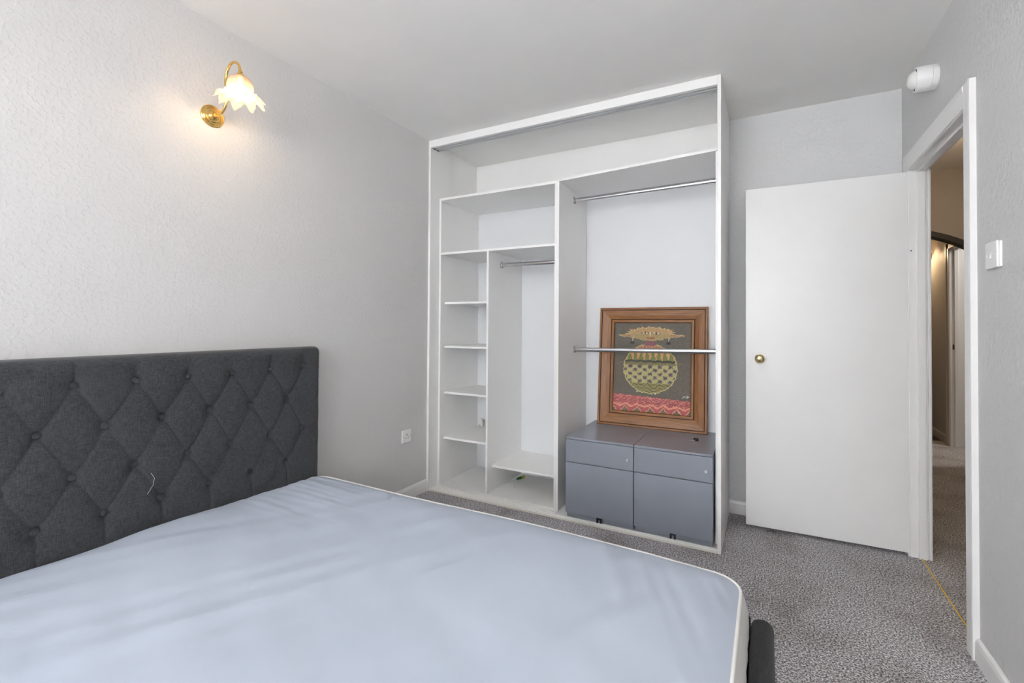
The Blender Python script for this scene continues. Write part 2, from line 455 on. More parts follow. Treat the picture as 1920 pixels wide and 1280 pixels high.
bx('strike_plate', (HX+0.016, HX+0.029, KY1-0.002, KY1+0.001, 0.965, 1.015), M_lint, tr3, bev=0)
# kitchen: shell and units
structure('wall_kitchen', [(6.0, 6.1, 0.9, 5.6, 0, RH), (HX+0.1, 6.0, 5.5, 5.6, 0, RH), (HX+0.1, 6.0, 0.9, 1.0, 0, RH)], M_hall)
structure('floor_kitchen', [(4.0, 6.1, 0.9, 5.6, -0.06, -0.002)], M_darkfloor)
structure('ceiling_kitchen', [(4.0, 6.1, 0.9, 5.6, RH, RH+0.1)], M_ceiling)
kc = thing('kitchen_cabinet', 'white kitchen drawer cabinet glimpsed through the far hall doorway', 'cabinet', (3.93, 4.35, 0))
bx('body', (0, 1.1, 0.02, 0.6, 0.1, 0.86), M_kit, kc)
for z0, z1 in ((0.12, 0.40), (0.41, 0.68), (0.69, 0.85)):
    bx('drawer_front', (0.003, 1.097, 0, 0.018, z0, z1), M_kit, kc, bev=.002)
bx('plinth', (0, 1.1, 0.06, 0.08, 0, 0.1), M_worktop, kc)
tag(bx('worktop', (3.93, 5.05, 4.33, 4.96, 0.862, 0.90), M_worktop, bev=.003), 'dark worktop on the white kitchen cabinet seen through the hall', 'worktop')
wc = thing('wall_cupboard', 'pale kitchen wall cupboard above the dark worktop', 'cupboard', (3.93, 4.6, 1.35))
bx('body', (0, 1.1, 0.02, 0.35, 0, 0.75), M_kit, wc); bx('cupboard_door', (0.003, 0.55, 0, 0.018, 0.003, 0.747), M_kit, wc, bev=.002)
bx('cupboard_door', (0.555, 1.097, 0, 0.018, 0.003, 0.747), M_kit, wc, bev=.002)

# ------------------------------------------------------------------ fitted wardrobe
WY = 0.1                                        # setback of the carcases behind the sliding track
fr = thing('wardrobe_surround', 'white floor to ceiling wardrobe surround with sliding door tracks and no doors', 'wardrobe')
bx('end_panel', (1.935, 1.953, 0.0, BY-0.001, 0.001, RH-0.001), M_white, fr)
bx('jamb_panel', (0.001, 0.019, 0.0, 0.225, 0.001, RH-0.001), M_white, fr)
bx('inner_lining', (0.0005, 0.004, 0.2255, BY-0.0005, 2.12, RH-0.001), M_white, fr, bev=0)
bx('rear_lining', (0.0045, 1.9345, BY-0.005, BY-0.0005, 2.12, RH-0.001), M_white, fr, bev=0)
bx('ceiling_lining', (0.0195, 1.9345, 0.086, BY-0.0055, RH-0.004, RH-0.001), M_white, fr, bev=0)
bx('fascia', (0.0195, 1.9345, 0.0, 0.018, 2.463, RH-0.001), M_white, fr)
bx('base_board', (0.0195, 1.9345, 0.0, 0.036, 0.0, 0.009), M_spring, fr, bev=.002)
bx('track_bed', (0.0195, 0.986, 0.0362, 0.0922, 0.0, 0.009), M_spring, fr, bev=.001)
bx('floor_panel', (0.0195, 0.986, 0.0925, BY-0.001, 0.0, 0.005), M_white, fr, bev=.001)
bx('floor_panel', (0.9865, 1.9345, 0.0362, BY-0.001, 0.0, 0.006), M_white, fr, bev=.001)
bm = bmesh.new()
box(bm, 0.03, 1.934, 0.0185, 0.085, 2.500, 2.5135)
for y0, y1 in ((0.0185, 0.027), (0.040, 0.057), (0.071, 0.085)):
    box(bm, 0.03, 1.934, y0, y1, 2.4625, 2.501)
link('top_track', bm, plain('track_aluminium', (0.66, 0.67, 0.68), 0.45, 0.25), fr)
bm = bmesh.new()
for y0, x1 in ((0.009, 1.934), (0.026, 1.934), (0.050, 0.985), (0.074, 0.985)):
    box(bm, 0.02, x1, y0, y0+0.005, 0.0093, 0.0145, bev=.0008)
box(bm, 0.02, 1.934, 0.008, 0.032, 0.0091, 0.0105)
box(bm, 0.02, 0.985, 0.032, 0.083, 0.0091, 0.0105)
link('bottom_track', bm, M_white, fr)
bx('track_end_cap', (0.0195, 0.0295, 0.0185, 0.086, 2.462, 2.50), M_black, fr)

def rail(name, p0, p1, parent, m, half=False):
    """oval hanging rail with an end socket at each end"""
    bm = bmesh.new(); x0, y, z0 = p0; x1, _, z1 = p1
    seg = 20; rings = []
    for x, z in ((x0+0.004, z0), (x1-0.004, z1)):
        rings.append([bm.verts.new((x, y+0.0075*math.cos(2*PI*k/seg), z+0.0145*math.sin(2*PI*k/seg))) for k in range(seg)])
    for k in range(seg): bm.faces.new((rings[0][k], rings[0][(k+1) % seg], rings[1][(k+1) % seg], rings[1][k]))
    r = link(name, bm, m, parent, True)
    for x, z, s in ((x0, z0, 1), (x1, z1, -1)):
        bm = bmesh.new()
        box(bm, min(x, x+s*0.010), max(x, x+s*0.010), y-0.013, y+0.013, z-0.021, z-0.014, bev=.001)
        box(bm, min(x, x+s*0.010), max(x, x+s*0.010), y-0.013, y-0.009, z-0.021, z+0.016, bev=.001)
        box(bm, min(x, x+s*0.010), max(x, x+s*0.010), y+0.009, y+0.013, z-0.021, z+0.016, bev=.001)
        box(bm, min(x, x+s*0.003), max(x, x+s*0.003), y-0.013, y+0.013, z-0.021, z+0.024, bev=.001)
        link('rail_socket', bm, M_chrome, r)
    return r

# left carcase: shelf tower and short hanging bay
ul = thing('shelving_unit', 'white open shelving unit with five small bays on the left inside the wardrobe', 'shelving unit', (0, 0, 0.0052))
def Z_(z): return z-0.0052
def part(name, x0, x1, y0, y1, z0, z1, parent, m=M_white, bev=.0008):
    return bx(name, (x0, x1, y0, y1, Z_(z0), Z_(z1)), m, parent, bev)
LB = 0.595
part('side_panel', 0.0225, 0.0385, WY, LB+0.006, 0.0055, 2.101, ul)
part('side_panel', 0.9545, 0.9695, WY, LB+0.006, 0.0055, 2.101, ul)
part('top_panel', 0.0225, 0.9695, WY, LB+0.006, 2.1012, 2.118, ul)
part('bottom_panel', 0.0387, 0.9543, WY, LB, 0.0055, 0.019, ul)
part('back_panel', 0.0387, 0.9543, LB+0.0002, LB+0.006, 0.0055, 2.101, ul, M_backboard)
part('fixed_shelf', 0.0387, 0.9543, WY+.001, LB, 1.700, 1.716, ul)
part('divider', 0.4375, 0.4530, WY+.001, LB, 0.0192, 1.6998, ul)
part('low_shelf', 0.4532, 0.9543, 0.165, LB, 0.187, 0.202, ul)
for z in (1.341, 1.017, 0.677, 0.343):
    s = part('shelf', 0.0387, 0.4373, 0.148, LB, z-0.002, z+0.013, ul)
    for xx, sg in ((0.0387, 1), (0.4373, -1)):
        for yy in (0.2, 0.52):
            bm = bmesh.new(); tube(bm, [(xx, yy, Z_(z-0.0055)), (xx+sg*0.011, yy, Z_(z-0.0055))], 0.003, 8)
            link('shelf_pin', bm, M_plastic, s, True, 40)
rail('clothes_rail', (0.4532, 0.272, Z_(1.621)), (0.9543, 0.272, Z_(1.621)), ul, M_chrome)

# right carcase: tall double hanging bay
ur = thing('hanging_unit', 'white tall wardrobe bay with two chrome clothes rails on the right side', 'wardrobe unit', (0, 0, 0.0052))
part('side_panel', 0.970, 0.985, WY, 0.606, 0.0055, 2.110, ur)
part('side_panel', 1.917, 1.9345, WY, 0.606, 0.0065, 2.145, ur)
bm = bmesh.new()
prism(bm, [(0.970, Z_(2.1105)), (1.9345, Z_(2.1490)), (1.9345, Z_(2.1645)), (0.970, Z_(2.1260))], 'xz', WY, 0.606)
link('top_panel', bm, M_white, ur)
part('back_panel', 0.9855, 1.9165, 0.6065, 0.6125, 0.0055, 2.112, ur, M_backboard)
rail('clothes_rail', (0.985, 0.355, Z_(2.050)), (1.917, 0.355, Z_(2.062)), ur, M_chrome)
rail('clothes_rail', (0.985, 0.362, Z_(1.020)), (1.917, 0.362, Z_(1.035)), ur, M_chrome)

# things left in the shelving unit
sd = thing('screwdriver', 'small screwdriver with green and yellow handle lying under the low shelf', 'screwdriver', (0.466, 0.325, 0.0305), rz=math.radians(74))
bm = bmesh.new(); tube(bm, [(0, 0, 0), (0.12, 0, 0)], 0.0025, 8); link('shaft', bm, M_alu, sd, True, 40)
bm = bmesh.new(); tube(bm, [(0.12, 0, 0), (0.128, 0, 0), (0.14, 0, 0), (0.165, 0, 0), (0.170, 0, 0)], [0.005, 0.009, 0.0085, 0.0105, 0.009], 10); link('handle', bm, M_green, sd, True, 40)
bm = bmesh.new(); tube(bm, [(0.170, 0, 0), (0.176, 0, 0), (0.20, 0, 0), (0.206, 0, 0)], [0.009, 0.0108, 0.0105, 0.006], 10); link('handle_end', bm, M_olive, sd, True, 40)
bm = bmesh.new(); box(bm, 0.455, 0.475, 0.255, 0.275, 0.0192, 0.0252, bev=.002)
tag(link('plastic_clip', bm, M_plastic), 'tiny white plastic clip on the wardrobe floor in front of the screwdriver', 'clip')
bm = bmesh.new(); box(bm, 0.545, 0.565, 0.30, 0.308, 0.0192, 0.0225, bev=.001)
tag(link('screw', bm, M_alu), 'small loose metal screw on the floor under the low wardrobe shelf', 'screw')
bm = bmesh.new(); tube(bm, [(0.115, 0.455, 0.3562), (0.115, 0.455, 0.3642)], [0.009, 0.007], 12)
tag(link('shelf_cap', bm, M_plastic, None, True, 40), 'small round white cap lying on the lowest small shelf', 'cap')
bm = bmesh.new()
bmesh.ops.create_icosphere(bm, subdivisions=3, radius=0.022)
for v_ in bm.verts:
    v_.co *= 1 + 0.45*noise.noise(v_.co*70)
    v_.co.z *= 1.5
    v_.co.x *= 0.8
mz = min(v_.co.z for v_ in bm.verts)
for v_ in bm.verts: v_.co += Vector((0.12, 0.535, 0.3564-mz))
tag(link('crumpled_tissue', bm, plain('tissue_paper', (0.74, 0.72, 0.68), 0.9), None, True), 'crumpled scrap of white tissue at the back of the lowest small shelf', 'tissue')

# ------------------------------------------------------------------ steel pedestals
def pedestal(x0, x1, label, dz=0.0):
    t = thing('drawer_pedestal', label, 'drawer cabinet', ((x0+x1)/2, 0.04, 0.0072), 0, 'grey metal drawer pedestals')
    h = (x1-x0)/2; top = 0.5-0.0072; zz = lambda z: z-0.0072
    bx('body', (-h, h, 0.0185, 0.56, zz(0.040), top-0.0125), M_steel, t, .002)
    bx('top_panel', (-h, h, 0.0, 0.56, top-0.012, top), M_steel, t, .002)
    d1 = bx('drawer_front', (-h+.001, h-.001, 0.0, 0.018, zz(0.350), top-0.0145), M_steel, t, .0015)
    d2 = bx('drawer_front', (-h+.001, h-.001, 0.0, 0.018, zz(0.039), zz(0.345)), M_steel, t, .0015)
    bx('kick_plate', (-h+.006, h-.003, 0.014, 0.0182, 0.001, zz(0.038)), M_steel, t, .001)
    bm = bmesh.new()
    lathe(bm, [(0.0085, 0), (0.0085, -0.006), (0.007, -0.0085), (0.0001, -0.0085)], (h-0.034, 0.0, zz(0.408)), 'y', 24)
    bmesh.ops.recalc_face_normals(bm, faces=bm.faces)
    box(bm, h-0.0346, h-0.0334, -0.0089, -0.0080, zz(0.403), zz(0.413), mi=1)
    link('lock', bm, [M_alu, M_hole], d1, True, 40)
    bm = bmesh.new()
    box(bm, -0.012, 0.020, 0.004, 0.012, zz(0.028), zz(0.042), bev=.001)
    box(bm, -0.012, -0.002, 0.004, 0.012, zz(0.0078), zz(0.029), bev=.001)
    box(bm, 0.010, 0.020, 0.004, 0.012, zz(0.0078), zz(0.029), bev=.001)
    link('foot', bm, M_black, t)
    for fx in (-h+0.04, h-0.04):
        for fy in (0.06, 0.5): bx('levelling_foot', (fx-0.02, fx+0.02, fy-0.02, fy+0.02, 0.0, zz(0.0395)), M_black, t, bev=.002)
    return t
pedestal(1.062, 1.4835, 'grey metal two drawer pedestal on the left, beside the white wardrobe divider')
pedestal(1.4865, 1.9100, 'grey metal two drawer pedestal on the right, with a black key on its top')

# key on the right pedestal
k = thing('drawer_key', 'small black headed key lying on the right grey pedestal', 'key', (1.789, 0.318, 0.5002), rz=math.radians(-128))
bm = bmesh.new(); lathe(bm, [(0.0125, 0.0), (0.0145, 0.002), (0.0145, 0.013), (0.0125, 0.016)], (0, 0, 0), 'z', 24); link('key_head', bm, M_black, k, True, 40)
bm = bmesh.new(); box(bm, 0.013, 0.052, -0.003, 0.003, 0.003, 0.006, bev=.0006); box(bm, 0.034, 0.052, -0.0045, 0.0045, 0.003, 0.006, bev=.0006); link('key_blade', bm, M_alu, k)

# ------------------------------------------------------------------ framed picture
PW, PH = 0.722, 0.815
A_ = Vector((1.110, 0.490, 0.5008)); B_ = Vector((1.832, 0.503, 0.5008))
xa = (B_-A_).normalized()
lean = math.asin(0.073/PH)
za = (Vector((-xa.y, xa.x, 0))*math.sin(lean) + Vector((0, 0, 1))*math.cos(lean)).normalized()
ya = za.cross(xa).normalized()          # points to the back
pic = thing('framed_picture', 'wide oak framed picture of a patterned bowl figure leaning on the grey pedestals', 'picture')
PM = Matrix((xa, ya, za)).transposed().to_4x4(); PM.translation = A_
pic.matrix_world = PM
BW = 0.105
prof = [(0.0, 0.026), (0.0, 0.004), (0.004, 0.0), (0.014, 0.0), (0.017, 0.003), (0.020, 0.001), (0.055, 0.006), (0.080, 0.013), (0.083, 0.016), (0.086, 0.013), (0.098, 0.013), (0.103, 0.016), (0.105, 0.022), (0.105, 0.026)]
groove = {3, 4, 7, 8, 11}
bm = bmesh.new(); uvl = bm.loops.layers.uv.new('UVMap')
sides = [((0, 0), (1, 0), (0, 1), PW), ((PW, 0), (0, 1), (-1, 0), PH), ((PW, PH), (-1, 0), (0, -1), PW), ((0, PH), (0, -1), (1, 0), PH)]
for si, (o0, d0, n0, L) in enumerate(sides):
    for j in range(len(prof)-1):
        quad = []
        for (w_, dep), e in ((prof[j], 0), (prof[j], 1), (prof[j+1], 1), (prof[j+1], 0)):
            s0 = w_ if e == 0 else L-w_
            quad.append(((o0[0]+d0[0]*s0+n0[0]*w_, dep, o0[1]+d0[1]*s0+n0[1]*w_), (s0+si*1.7, w_+si*0.37)))
        vs = [bm.verts.new(q[0]) for q in quad]
        f = bm.faces.new(vs); f.material_index = 1 if j in groove else 0
        for lp, q in zip(f.loops, quad): lp[uvl].uv = q[1]
bmesh.ops.remove_doubles(bm, verts=bm.verts, dist=1e-5)
bmesh.ops.recalc_face_normals(bm, faces=bm.faces)
link('picture_frame', bm, [M_oak, M_oak_dark], pic)
bx('backing_board', (0.06, PW-0.06, 0.0245, 0.0285, 0.06, PH-0.06), M_spring, pic, bev=0)

def paint_colour(U, V):
    """U, V in 0..1 over the visible canvas; returns (n,3) linear colour"""
    n_ = U.size
    def hsh(a, b_): return np.mod(np.sin(a*127.1+b_*311.7)*43758.5453, 1.0)
    g = hsh(np.floor(U*300), np.floor(V*360))
    g2 = hsh(np.floor(U*60), np.floor(V*90))
    U0, V0 = U, V
    U = U+0.004*np.sin(V0*61+2*np.sin(U0*23))+0.003*np.sin(V0*137+U0*41)+0.0012*(g-0.5)
    V = V+0.004*np.sin(U0*53+2*np.sin(V0*31))+0.003*np.sin(U0*149)+0.0012*(g2-0.5)
    S = lambda r, gg, bb: (np.array([r, gg, bb])/255.0)**2.2
    C = np.empty((n_, 3)); C[:] = S(98, 90, 80)
    C *= (0.8+0.25*g2+0.35*(g-0.5))[:, None]
    C[:, 0] *= 1.0-0.06*(V > 0.6); 
    def put(mask, col, var=0.3):
        C[mask] = np.array(col)*(1-var/2+var*g[mask])[:, None]
    # red cloth with zigzags at the foot
    top = 0.185 - 0.035*(U-0.1)
    put(V < top, S(172, 90, 88), 0.7)
    put((V < top) & (g2 > 0.72), S(205, 130, 118), 0.4)
    put((V < top-0.02) & (np.abs(np.mod(V*34+0.35*np.sin(U*90), 1)-0.5) < 0.13), S(120, 62, 66), 0.5)
    zz = 0.068 + 0.030*(2*np.abs(np.mod(U*6.0, 1)-0.5)) 
    put(V < zz, S(214, 140, 118), 0.35)
    put(V < zz-0.022, S(168, 84, 84), 0.4)
    zz2 = 0.005 + 0.085*(1-2*np.abs(np.mod(U*6.0+0.5, 1)-0.5))-0.030
    put(V < zz2, S(112, 92, 74), 0.3)
    put((np.abs(V-zz2) < 0.006), S(214, 160, 130), 0.3)
    # body
    cx, cy, rx, ry = 0.485, 0.485, 0.345, 0.272
    e = ((U-cx)/rx)**2+((V-cy)/ry)**2
    inb = e < 1
    put(inb, S(146, 134, 92), 0.5)
    m = inb & (V > 0.70); put(m, S(160, 104, 84), 0.5)
    put(m & (np.mod(U*26, 1) < 0.4) & (np.mod(V*40, 1) < 0.5), S(190, 158, 110), 0.3)
    m = inb & (V > 0.555) & (V <= 0.70); put(m, S(112, 122, 66), 0.5)
    tri = np.abs(np.mod((U-cx)*13.0+0.5, 1)-0.5)*2
    put(m & (tri < (V-0.575)/0.125*0.85) & (V > 0.575), S(190, 160, 108), 0.35)
    put(m & (np.abs(tri-(V-0.575)/0.125*0.85) < 0.10) & (V > 0.575), S(206, 128, 96), 0.3)
    put(inb & (V > 0.555) & (V < 0.578), S(58, 56, 52), 0.5)
    put(inb & (V > 0.525) & (V <= 0.555), S(118, 108, 70), 0.4)
    m = inb & (V > 0.325) & (V <= 0.525)
    ck = (np.floor((U-cx)*15.3+0.5)+np.floor((V-0.325)/0.0405)) % 2
    put(m, S(172, 160, 112), 0.5)
    fu = np.abs(np.mod((U-cx)*15.3+0.5, 1)-0.5); fv = np.abs(np.mod((V-0.325)/0.0405, 1)-0.5)
    put(m & (ck == 0) & (fu < 0.42) & (fv < 0.42) & (g2 > 0.08), S(96, 90, 84), 0.8)
    put(m & (ck == 0) & (fu < 0.2) & (fv < 0.2), S(66, 64, 78), 0.8)
    m = inb & (V <= 0.325); put(m, S(134, 124, 78), 0.4)
    put(m & (np.abs(np.mod(V*26+0.6*np.sin(U*38), 1)-0.5) < 0.12), S(78, 76, 52), 0.4)
    put(np.abs(e-1) < 0.035, S(182, 172, 118), 0.3)
    put((np.abs(V-0.545) < 0.003) & (U > 0.08) & (U < 0.88) & ~inb, S(150, 112, 74), 0.3)
    # pointed ears and head
    for s in (-1, 1):
        uu = (U-0.485)*s
        tip = 0.43
        put((uu > 0.20) & (uu < tip) & (np.abs(V-0.855) < 0.026*(tip-uu)/0.23), S(150, 104, 78), 0.4)
        put((uu > 0.20) & (uu < tip) & (np.abs(np.abs(V-0.855)-0.026*(tip-uu)/0.23) < 0.0035), S(196, 168, 122), 0.2)
        hx = (uu-0.19)/0.11
        put((hx > 0) & (hx < 1) & (np.abs(V-(0.885+0.05*hx)) < 0.024*(1-hx)), S(168, 112, 84), 0.3)
        put((np.abs(uu-0.235) < 0.004) & (V > 0.79) & (V < 0.835), S(214, 208, 190), 0.1)
        put(((uu-0.235)**2/0.026**2+(V-0.770)**2/0.020**2) < 1, S(48, 44, 48), 0.4)
    put(((U-0.485)/0.085)**2+((V-0.765)/0.026)**2 < 1, S(122, 78, 84), 0.4)
    ang = np.arctan2((V-0.868)/0.072, (U-0.485)/0.26)
    sp = 1.0+np.where(V > 0.86, 0.22*np.abs(np.mod(ang*4.2, 1)-0.5)*2, 0.0)
    hd = ((U-0.485)/0.26)**2+((V-0.868)/0.072)**2
    put(hd < sp**2, S(166, 142, 98), 0.5)
    put((np.abs(hd-sp**2) < 0.09) & (V > 0.86), S(206, 172, 124), 0.3)
    put((hd < 0.8) & (V > 0.885) & (np.abs(np.mod(U*24, 1)-0.5) < 0.12), S(186, 120, 92), 0.3)
    put((hd < 0.85) & (V < 0.868) & (np.abs(np.mod(U*62, 1)-0.5) < 0.16), S(130, 116, 80), 0.3)
    for eu in (0.415, 0.555):
        ee = ((U-eu)/0.052)**2+((V-0.882)/0.011)**2
        put(ee < 1, S(214, 200, 160), 0.1); put(np.abs(ee-1) < 0.28, S(84, 70, 56), 0.2)
        put(((U-eu)/0.014)**2+((V-0.882)/0.010)**2 < 1, S(56, 48, 44), 0.1)
    put((np.abs(U-0.485) < 0.005) & (V > 0.855) & (V < 0.90), S(230, 216, 176), 0.1)
    put((np.abs(U-0.485) < 0.052) & (np.abs(V-0.827) < 0.006), S(146, 44, 38), 0.2)
    # feet dots and a loose scribble of a signature
    for du, dv in ((0.325, 0.225), (0.565, 0.212)):
        put(((U-du)/0.011)**2+((V-dv)/0.008)**2 < 1, S(216, 208, 194), 0.1)
    for a0, b0, a1, b1 in ((0.895, 0.185, 0.93, 0.20), (0.93, 0.20, 0.915, 0.19), (0.915, 0.187, 0.965, 0.215), (0.94, 0.185, 0.975, 0.208), (0.955, 0.178, 0.965, 0.214)):
        L2 = (a1-a0)**2+(b1-b0)**2; t = np.clip(((U-a0)*(a1-a0)+(V-b0)*(b1-b0))/L2, 0, 1)
        put((U-a0-t*(a1-a0))**2+(V-b0-t*(b1-b0))**2 < 0.0028**2, S(176, 182, 178), 0.1)
    return np.clip(C, 0, 1)
nu, nv = 340, 400
me = bpy.data.meshes.new('canvas')
uu, vv = np.meshgrid(np.linspace(0, 1, nu), np.linspace(0, 1, nv))
x0c, x1c = BW-0.002, PW-BW+0.002; z0c, z1c = BW-0.002, PH-BW+0.002
co = np.stack([x0c+(x1c-x0c)*uu.ravel(), np.full(uu.size, 0.0235), z0c+(z1c-z0c)*vv.ravel()], 1)
idx = np.arange(nu*nv).reshape(nv, nu)
q = np.stack([idx[:-1, :-1].ravel(), idx[:-1, 1:].ravel(), idx[1:, 1:].ravel(), idx[1:, :-1].ravel()], 1)
me.vertices.add(nu*nv); me.vertices.foreach_set('co', co.ravel())
me.loops.add(q.size); me.loops.foreach_set('vertex_index', q.ravel())
me.polygons.add(len(q)); me.polygons.foreach_set('loop_start', np.arange(0, q.size, 4)); me.polygons.foreach_set('loop_total', np.full(len(q), 4))
me.update()
ca = me.color_attributes.new('paint', 'FLOAT_COLOR', 'POINT')
cc = np.ones((nu*nv, 4)); cc[:, :3] = paint_colour(uu.ravel(), vv.ravel())
ca.data.foreach_set('color', cc.ravel())
me.materials.append(M_paint)
cv = bpy.data.objects.new('painted_canvas', me); COL.objects.link(cv); cv.parent = pic

# ------------------------------------------------------------------ bed: headboard, rails, mattress
bed = thing('bed_frame', 'charcoal fabric bed frame with tall button tufted headboard against the left wall', 'bed', (0, -1.73, 0))
HB0, HB1, HZ = -0.957, -2.53, 1.068       # world y of the two ends, top height
btn = []
rows = [(0.973, 0), (0.822, 1), (0.662, 0), (0.514, 1), (0.360, 0)]
P_ = 0.1728
for z, odd in rows:
    for kk in range(9 if not odd else 8):
        btn.append((-1.052-0.087*odd-P_*kk, z))
BT = np.array(btn)
ny, nz = 330, 175
yy = np.linspace(HB0, HB1, ny); zz_ = np.linspace(0.10, HZ, nz)
Y, Z = np.meshgrid(yy, zz_)
a = np.abs(Y-HB0); a2 = np.abs(Y-HB1); bb = HZ-Z
def rnd(d, r): t = np.clip(1-d/r, 0, 1); return r*(1-np.sqrt(np.clip(1-t*t, 0, 1)))
X = 0.094 - rnd(a, 0.028) - rnd(a2, 0.028) - rnd(bb, 0.032)
edge = np.minimum(np.minimum(a, a2), bb); soft = np.clip(edge/0.03, 0, 1)
D = np.min(np.sqrt((Y[..., None]-BT[:, 0])**2+(Z[..., None]-BT[:, 1])**2), axis=2)
dep = 0.0130*np.exp(-(D/0.018)**2)+0.0100*np.exp(-(D/0.040)**2)
def seg_d(y0, z0, y1, z1):
    L2 = (y1-y0)**2+(z1-z0)**2
    t = np.clip(((Y-y0)*(y1-y0)+(Z-z0)*(z1-z0))/L2, 0, 1)
    return np.sqrt((Y-y0-t*(y1-y0))**2+(Z-z0-t*(z1-z0))**2)
cre = np.full(Y.shape, 9.0)
for i, (y0, z0) in enumerate(btn):
    for y1, z1 in btn:
        if z1 > 0.45 and 0.10 < z0-z1 < 0.2 and abs(y0-y1) < 0.12: cre = np.minimum(cre, seg_d(y0, z0, y1, z1))
    if z0 > 0.95: cre = np.minimum(cre, seg_d(y0, z0, y0-0.004, HZ))
    if 0.5 < z0 < 0.53: cre = np.minimum(cre, seg_d(y0, z0, y0, 0.3))
crease = 0.0028*np.exp(-(cre/0.0034)**2)+0.0019*np.exp(-(cre/0.018)**2)
rng = np.random.RandomState(2)
wr = np.zeros(Y.shape)
for kk in range(14):
    ky, kz, ph = rng.uniform(-60, 60), rng.uniform(-60, 60), rng.uniform(0, 6)
    wr += np.sin(Y*ky+Z*kz+ph)*0.00022
X = X - (dep+crease)*soft + wr
HBx = X
bm = bmesh.new()
V_ = [[bm.verts.new((X[j, i], Y[j, i]+1.73, Z[j, i])) for i in range(ny)] for j in range(nz)]
for j in range(nz-1):
    for i in range(ny-1): bm.faces.new((V_[j][i], V_[j+1][i], V_[j+1][i+1], V_[j][i+1]))
loop = [V_[0][i] for i in range(ny)] + [V_[j][ny-1] for j in range(1, nz)] + [V_[nz-1][i] for i in range(ny-2, -1, -1)] + [V_[j][0] for j in range(nz-2, 0, -1)]
back = [bm.verts.new((0.006, v_.co.y, v_.co.z)) for v_ in loop]
for i in range(len(loop)):
    j = (i+1) % len(loop); bm.faces.new((loop[i], loop[j], back[j], back[i]))
bm.faces.new(back)
bmesh.ops.recalc_face_normals(bm, faces=bm.faces)
hb = link('headboard', bm, M_charcoal, bed, True, 60)
bmb = bmesh.new()
lathe(bmb, [(0.0001, 0.0085), (0.006, 0.0080), (0.0105, 0.0055), (0.0130, 0.001), (0.0125, -0.006)], (0, 0, 0), 'x', 20)
bmesh.ops.recalc_face_normals(bmb, faces=bmb.faces)
first = None
for y, z in btn:
    if z < 0.45: continue
    i = int(round((y-HB0)/(HB1-HB0)*(ny-1))); j = int(round((z-0.10)/(HZ-0.10)*(nz-1)))
    x = HBx[j, i]+0.0070
    if first is None:
        first = link('button', bmb, M_charcoal, hb, True, 60); o = first
    else:
        o = first.copy(); COL.objects.link(o); o.parent = hb
    o.location = (x, y+1.73, z)
# loose stitching thread
bm = bmesh.new()
tube(bm, [(0.096, -1.700+1.73, 0.620), (0.099, -1.690+1.73, 0.600), (0.100, -1.694+1.73, 0.575), (0.100, -1.712+1.73, 0.545), (0.100, -1.706+1.73, 0.556)], 0.0005, 5)
link('loose_thread', bm, M_alu, hb, True)
def cushion(name, x0, x1, y0, y1, z0, z1, r, parent, m):
    return bx(name, (x0, x1, y0+1.73, y1+1.73, z0, z1), m, parent, bev=r, seg=6)
cushion('foot_rail', 2.118, 2.180, -2.52, -1.000, 0.06, 0.302, 0.027, bed, M_rail)
cushion('rail_inner_end', 2.099, 2.1175, -1.038, -1.004, 0.06, 0.296, 0.006, bed, M_rail)
cushion('side_rail', 0.10, 2.117, -1.055, -1.012, 0.06, 0.235, 0.015, bed, M_rail)
cushion('side_rail', 0.10, 2.117, -2.52, -2.477, 0.06, 0.235, 0.015, bed, M_rail)
for i in range(9): bx('slat', (0.25+i*0.21, 0.31+i*0.21, -2.475+1.73, -1.057+1.73, 0.195, 0.207), M_spring, bed, bev=.002)
br = bx('corner_bracket', (2.092, 2.1175, -1.17+1.73, -1.10+1.73, 0.17, 0.262), M_black, bed, bev=.001)
bm = bmesh.new(); lathe(bm, [(0.006, 0), (0.006, 0.004), (0.0001, 0.005)], (2.104, -1.135+1.73, 0.262), 'z', 12); link('bolt', bm, M_chrome, br, True, 40)
for lx in (0.2, 2.05):
    for ly in (-2.45, -1.08): bx('leg', (lx-.02, lx+.02, ly-.02+1.73, ly+.02+1.73, 0.0, 0.194), M_black, bed, bev=.002)

# mattress
MX0, MX1, MY0, MY1, MR = 0.096, 2.092, -2.50, -0.985, 0.085
mt = thing('mattress', 'bare pale blue mattress with white piping lying on the bed', 'mattress', (0, 0, 0.2075))
def rrect(n_per, x0, x1, y0, y1, r):
    pts = []
    for (cx, cy, a0) in ((x1-r, y1-r, 0), (x0+r, y1-r, PI/2), (x0+r, y0+r, PI), (x1-r, y0+r, 3*PI/2)):
        for k in range(n_per+1): 
            a = a0+PI/2*k/n_per; pts.append((cx+r*math.cos(a), cy+r*math.sin(a)))
    out = []
    for i in range(len(pts)):
        p, q_ = pts[i], pts[(i+1) % len(pts)]
        L = math.hypot(q_[0]-p[0], q_[1]-p[1]); m_ = max(1, int(L/0.02))
        for k in range(m_): out.append((p[0]+(q_[0]-p[0])*k/m_, p[1]+(q_[1]-p[1])*k/m_))
    return out
def edge_z(x, y):
    return 0.406 + 0.004*math.sin(x*5.0+1)+0.003*math.sin(y*7+x*3)-0.012*max(0, (x-1.8)/0.3)*max(0, (y+1.4)/0.4)
def head_drop(x):
    return 0.034*math.exp(-max(0, x-MX0)/0.02)
